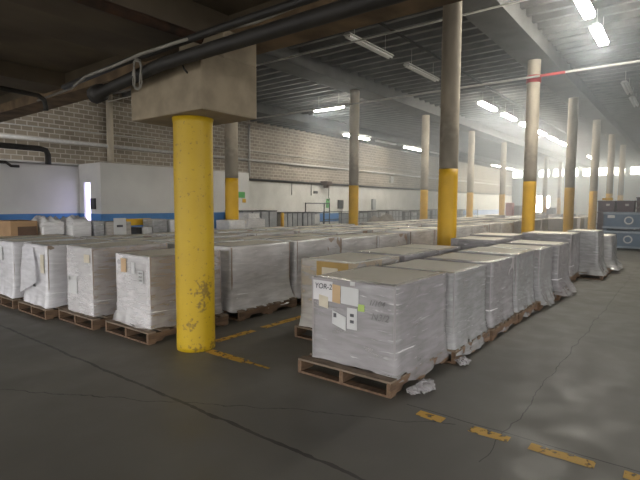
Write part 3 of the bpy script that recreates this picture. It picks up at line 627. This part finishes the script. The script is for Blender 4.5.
for k, x in enumerate((3.06, 3.2, 3.34)): plainbox('parts_bin', x, x+.13, 6.2, 6.6, 0, 1.0, ['black', 'paper', 'paper'][k], ['black parts bin under the yellow frame', 'white parts bin under the yellow frame, middle one', 'white parts bin under the yellow frame, right one'][k], 'bin', 'bins under the yellow frame')
plainbox('grey_container', 3.60, 4.0, 6.35, 6.8, 0, 1.18, 'greysteel', 'grey container just left of the thick yellow column top', 'container', MG, fm='filmg', seed=7)
plainbox('wrapped_load', 4.1, 4.5, 6.35, 6.9, 0, 1.15, 'whiteboard', 'white load half hidden by the thick yellow column', 'load', MG, fm='filmr', seed=8)
plainbox('wrapped_load', 6.0, 6.6, 6.2, 6.8, 0, 1.1, 'kraft', 'low tan load at the foot of the column right of the thick yellow one', 'load', MG, fm='filmr', seed=9)
plainbox('wrapped_load', 8.6, 9.5, 8.2, 9.1, 0, 1.02, 'whiteboard', 'white-wrapped load in front of the grey steel bins', 'load', MG, mtop='greytop', fm='filmr', seed=10)
plainbox('wrapped_load', 8.8, 9.35, 8.35, 8.9, 1.03, 1.22, 'paper', 'small white bundle lying on the white-wrapped load', 'load', MG, fm='filmr', seed=12)
# more loads farther back, each its own thing
k = 0
for rI, y in enumerate((1.0, 3.2, 5.6)):
    for cI in range(7):
        x = 23.5+rI*1.1+cI*2.3+.6*noise.noise((cI*2.9, rI*2.4, 16)); zt = .9+.25*noise.noise((cI*4.1, rI*3.9, 11))
        side = ['kraft', 'whiteboard', 'brownbox', 'greyboard'][(cI*5+rI*3) % 4]
        plainbox('wrapped_load', x-.6, x+.6, y-.45, y+.45, 0, zt, side, 'far load before the dock door, %s from the left in its %s line' % (ORD[cI], ['nearest', 'middle', 'wall-side'][rI]), 'load', 'far loads toward the dock door', mtop='greytop', fm='filmw' if (cI+rI) % 3 else 'film', seed=140+k); k += 1

# ------------------------------------------------------------------ things along the back wall
def mesh_bin(x, y, w_, d_, h, label, m='greysteel', tagm=None):
    o = empty('steel_bin', (x, y, 0), label, 'bin', 'steel bins by the back wall')
    MB().box(-w_/2, w_/2, -d_/2, d_/2, .12, .18).box(-w_/2, w_/2, -d_/2, -d_/2+.03, .18, h-.06).box(-w_/2, w_/2, d_/2-.03, d_/2, .18, h-.06).box(-w_/2, -w_/2+.03, -d_/2, d_/2, .18, h-.06).box(w_/2-.03, w_/2, -d_/2, d_/2, .18, h-.06).build('bin_body', M[m], o)
    r_ = MB()
    for q in (-d_/2, d_/2): r_.tube([(-w_/2, q, h-.03), (w_/2, q, h-.03)], .03, 6)
    for q in (-w_/2, w_/2): r_.tube([(q, -d_/2, h-.03), (q, d_/2, h-.03)], .03, 6)
    r_.build('rim', M['darksteel'], o)
    for px in (-w_/2+.05, w_/2-.05):
        for py in (-d_/2+.05, d_/2-.05): MB().box(px-.04, px+.04, py-.04, py+.04, 0, .12).build('foot', M['darksteel'], o)
    for q in range(1, 4): MB().box(-w_/2+w_*q/4-.02, -w_/2+w_*q/4+.02, -d_/2-.02, -d_/2, .18, h-.06).build('rib', M['darksteel'], o)
    if tagm: MB().box(w_*.15, w_*.45, -d_/2-.03, -d_/2-.021, .45, h-.12).build('label_sheet', M[tagm], o)
    return o
mesh_bin(12.45, 11.95, 2.2, 1.2, 1.27, 'dark grey steel bin against the grey room corner')
mesh_bin(15.95, 13.0, 1.6, 1.1, 1.13, 'grey steel bin right of the yellow bollard'); mesh_bin(17.6, 13.0, 1.5, 1.1, 1.12, 'steel bin with a pale sheet, left of the dark gate', tagm='paper')
bo = empty('yellow_bollard', (14.75, 12.1, 0), 'short yellow bollard between the grey steel bins', 'bollard')
lathe(MB(), [(0, .09), (1.08, .09), (1.13, .05)], 14).build('post', M['yellow2'], bo, smooth=True); MB().box(-.2, .2, -.2, .2, 0, .012).build('base_plate', M['darksteel'], bo)
plainbox('yellow_crate', 14.2, 14.55, 12.3, 12.7, 0, .95, 'yellow2', 'small yellow crate left of the yellow bollard', 'crate')
gt = empty('dark_gate_frame', (19.4, 13.4, 0), 'dark tubular gate frame before the blue wall band', 'gate')
for q in (-1.2, -.02, .6, 1.15): MB().tube([(q, 0, 0), (q, 0, 1.64 if q != -.02 else 1.05)], .035, 6).build('post', M['darksteel'], gt)
MB().tube([(-1.2, 0, 1.62), (1.15, 0, 1.62)], .035, 6).build('top_rail', M['darksteel'], gt)
for z in (.5, 1.05): MB().tube([(-1.2, 0, z), (1.15, 0, z)], .03, 6).build('rail', M['darksteel'], gt)
rl = empty('railing', (21.5, 14.6, 0), 'long dark railing with mesh before the white wall', 'railing')
for z in (.55, 1.06): MB().tube([(0, 0, z), (29, 0, z)], .03, 6).build('rail', M['darksteel'], rl)
for k in range(15): MB().tube([(k*2.07, 0, 0), (k*2.07, 0, 1.06)], .03, 6).build('post', M['darksteel'], rl)
for k in range(8): mesh_bin(27.4+k*2.9, 16.2, 2.3, 1.1, .92+.08*(k % 3), 'steel bin behind the railing, %s from the left' % ORD[k], tagm='paper' if k % 2 else None)
def mound(x, y, rx, ry, h, m, label, seed):
    n = 20; vs, fs = [], []
    for i in range(n+1):
        for k in range(n+1):
            u, v = i/n*2-1, k/n*2-1; q = max(0, 1-u**4)*max(0, 1-v**4); vs.append((u*rx, v*ry, h*q*(.75+.5*noise.noise((u*2+seed, v*2, 0))+.2*noise.noise((u*6, v*6, seed)))))
    for i in range(n):
        for k in range(n): a = i*(n+1)+k; fs.append((a, a+1, a+n+2, a+n+1))
    o = MB().add(vs, fs).build('covered_pile', M[m], smooth=True); o.location = (x, y, .002); return tag(o, label, 'covered pile')
mound(25.0, 12.2, 1.7, .9, .85, 'tarp', 'low brown covered pile before the wall railing', 3)
hs = tag(MB().box(-.35, .35, -.3, .3, 0, .3).box(-.12, .12, -.2, .2, -.2, 0).build('chain_hoist', M['rust'], bevel=.02), 'small rusty hoist with hanging hook at the top of the white wall', 'hoist'); hs.location = (25.9, YW-.4, 3.0)
MB().tube([(.3, 0, -.2), (.3, 0, -.95)], .02, 6).build('chain', M['darksteel'], hs); MB().tube([(.3+.1*math.sin(t*.6), 0, -1.05+.1*math.cos(t*.6)) for t in range(9)], .035, 6).build('hook', M['darksteel'], hs)
# small fittings on walls
def wallbox(x, y, z, w_, h, m, label, cat, dp=.08):
    o = MB().box(-w_/2, w_/2, -dp, 0, -h/2, h/2).build('_'.join(cat.split()), M[m], bevel=.01); o.location = (x, y, z); tag(o, label, cat); return o
YF = YW-.03
wallbox(28.2, YF, 1.55, .6, .7, 'darksteel', 'dark electrical box on the white wall behind the column left of centre', 'electrical box', .18)
wallbox(33.3, YF, 1.55, .5, .95, 'greysteel', 'grey electrical box on the white wall above the railing', 'electrical box', .2)
wallbox(26.6, YF, 1.62, .5, .7, 'signgreen', 'small green sign on the white wall by the dark gate', 'sign', .02)
wallbox(25.0, YF, 2.45, .45, .2, 'darksteel', 'small dark fitting high on the white wall', 'wall fitting')
wallbox(12.45, RY-.001, 2.0, .5, .28, 'signgreen', 'green sign on the grey room wall beside its corner', 'sign', .02)
wallbox(12.65, RY-.001, 1.72, .22, .18, 'yellow2', 'small yellow sign below the green sign on the grey room', 'sign', .02)
wallbox(36.5, YF, 3.9, .5, .6, 'housing', 'pale box high on the block wall', 'wall box', .2)
sw = MB().box(-.05, 0, -.16, .16, -.2, .2).build('switch_plate', M['darksteel']); sw.location = (5.575, 13.2, 1.55); tag(sw, 'dark switch plate beside the lit doorway', 'switch')
plainbox('red_cabinet', 44.6, 45.4, 9.2, 9.8, 0, 1.78, 'red', 'tall red cabinet far off left of the red-ringed column', 'cabinet')
plainbox('maroon_cabinet', 46.5, 47.5, 9.0, 9.9, 0, 1.5, 'maroon', 'dark maroon cabinet right of the tall red one', 'cabinet')
plainbox('blue_bin', 50.0, 51.2, 6.6, 7.6, 0, 1.3, 'bluesteel', 'blue bin far off right of the bright dock door', 'bin')

# ------------------------------------------------------------------ blue containers and dark crates at the right
def container(x, y, z, w_, d_, h, label):
    o = empty('blue_steel_container', (x, y, z), label, 'container', 'blue steel containers')
    b = MB().box(-w_/2, w_/2, -d_/2, d_/2, .1, .15)
    b.box(-w_/2, -w_/2+.03, -d_/2, d_/2, .15, h).box(w_/2-.03, w_/2, -d_/2, d_/2, .15, h).box(-w_/2, w_/2, -d_/2, -d_/2+.03, .15, h).box(-w_/2, w_/2, d_/2-.03, d_/2, .15, h)
    b.build('body', M['bluesteel'], o)
    r_ = MB().box(-w_/2-.03, -w_/2, -d_/2-.02, d_/2+.02, h-.07, h).box(-w_/2-.03, -w_/2, -d_/2-.02, d_/2+.02, .08, .15); r_.build('rim', M['palesteel'], o)
    for q in (-d_/2+.08, d_/2-.08):
        for p_ in (-w_/2+.08, w_/2-.08): MB().box(p_-.06, p_+.06, q-.06, q+.06, 0, .1).build('foot', M['bluesteel'], o)
    e = MB(); n = 24; vs = []
    for rr in (.10, .14): vs += [(-w_/2-.012, rr*math.cos(k*2*math.pi/n)+.1, .15+(h-.2)*.5+rr*math.sin(k*2*math.pi/n)) for k in range(n)]
    e.add(vs, [(k, (k+1) % n, n+(k+1) % n, n+k) for k in range(n)]); em = e.build('emblem', M['housing'], o); em['label'] = 'pale ring emblem'
    for q in (d_/2-.35, -d_/2+.15): MB().box(-w_/2-.012, -w_/2-.002, q, q+.22, h-.2, h-.1).build('label_plate', M['housing'], o)
    return o
container(17.2, -2.75, 0, 1.2, 1.75, .68, 'lower blue steel container by the aisle at the right edge')
container(17.2, -2.75, .682, 1.2, 1.75, .66, 'upper blue steel container with ring emblem, stacked at the right edge')
for s_, (y, n_, dx) in enumerate(((-1.72, 4, 0), (-2.35, 4, .1), (-3.0, 5, 0))):
    for k in range(n_):
        o = MB().box(-.4, .4, -.28, .28, 0, .42).box(-.43, .43, -.3, .3, .36, .42).build('dark_crate', M['maroon'], bevel=.006); o.location = (18.9+dx, y, .445*k+.001*k+.0005); 
        o.scale.z = 1.04 if n_ == 4 else .89
        o.location.z = (.447 if n_ == 4 else .383)*k
        tag(o, 'dark maroon crate, %s from the floor in the %s stack behind the blue containers' % (ORD[k], ['left', 'middle', 'right'][s_]), 'crate', 'dark crates stacked at the right')
        MB().box(-.437, -.431, -.12, .0, .22, .3).build('label_plate', M['housing'], o)
plainbox('yellow_tray', 18.65, 19.0, -1.9, -1.55, 1.80, 1.88, 'yellow2', 'yellow tray on top of the left dark crate stack', 'tray')

# ------------------------------------------------------------------ haze volume added to stand in for lens glare
def haze():
    m = bpy.data.materials.new('glare_haze'); m.use_nodes = True; nt = m.node_tree; nt.nodes.clear()
    out = N(nt, 'ShaderNodeOutputMaterial'); v = N(nt, 'ShaderNodeVolumeScatter')
    v.inputs['Color'].default_value = (.84, .92, 1, 1); v.inputs['Density'].default_value = HAZE; v.inputs['Anisotropy'].default_value = .7
    nt.links.new(v.outputs[0], out.inputs['Volume'])
    tc = N(nt, 'ShaderNodeTexCoord'); sx = N(nt, 'ShaderNodeSeparateXYZ'); nt.links.new(tc.outputs['Object'], sx.inputs[0])
    a = N(nt, 'ShaderNodeMapRange', interpolation_type='SMOOTHSTEP'); b = N(nt, 'ShaderNodeMapRange', interpolation_type='SMOOTHSTEP'); ml = N(nt, 'ShaderNodeMath', operation='MULTIPLY')
    for q, lo, hi, t0, t1, src in ((a, 2.0, 14.0, 1.0, .22, 1), (b, 3.0, 13.0, 0.0, HAZE, 0)):
        q.inputs[1].default_value = lo; q.inputs[2].default_value = hi; q.inputs[3].default_value = t0; q.inputs[4].default_value = t1; nt.links.new(sx.outputs[src], q.inputs[0])
    nt.links.new(a.outputs[0], ml.inputs[0]); nt.links.new(b.outputs[0], ml.inputs[1]); nt.links.new(ml.outputs[0], v.inputs['Density'])
    o = MB().box(2.4, XE-.05, YR+.05, 17.8, .02, 6.0).build('haze', m); return tag(o, 'thin haze added for lamp glare, filling the far hall', 'haze', kind='stuff')
if HAZE: haze()
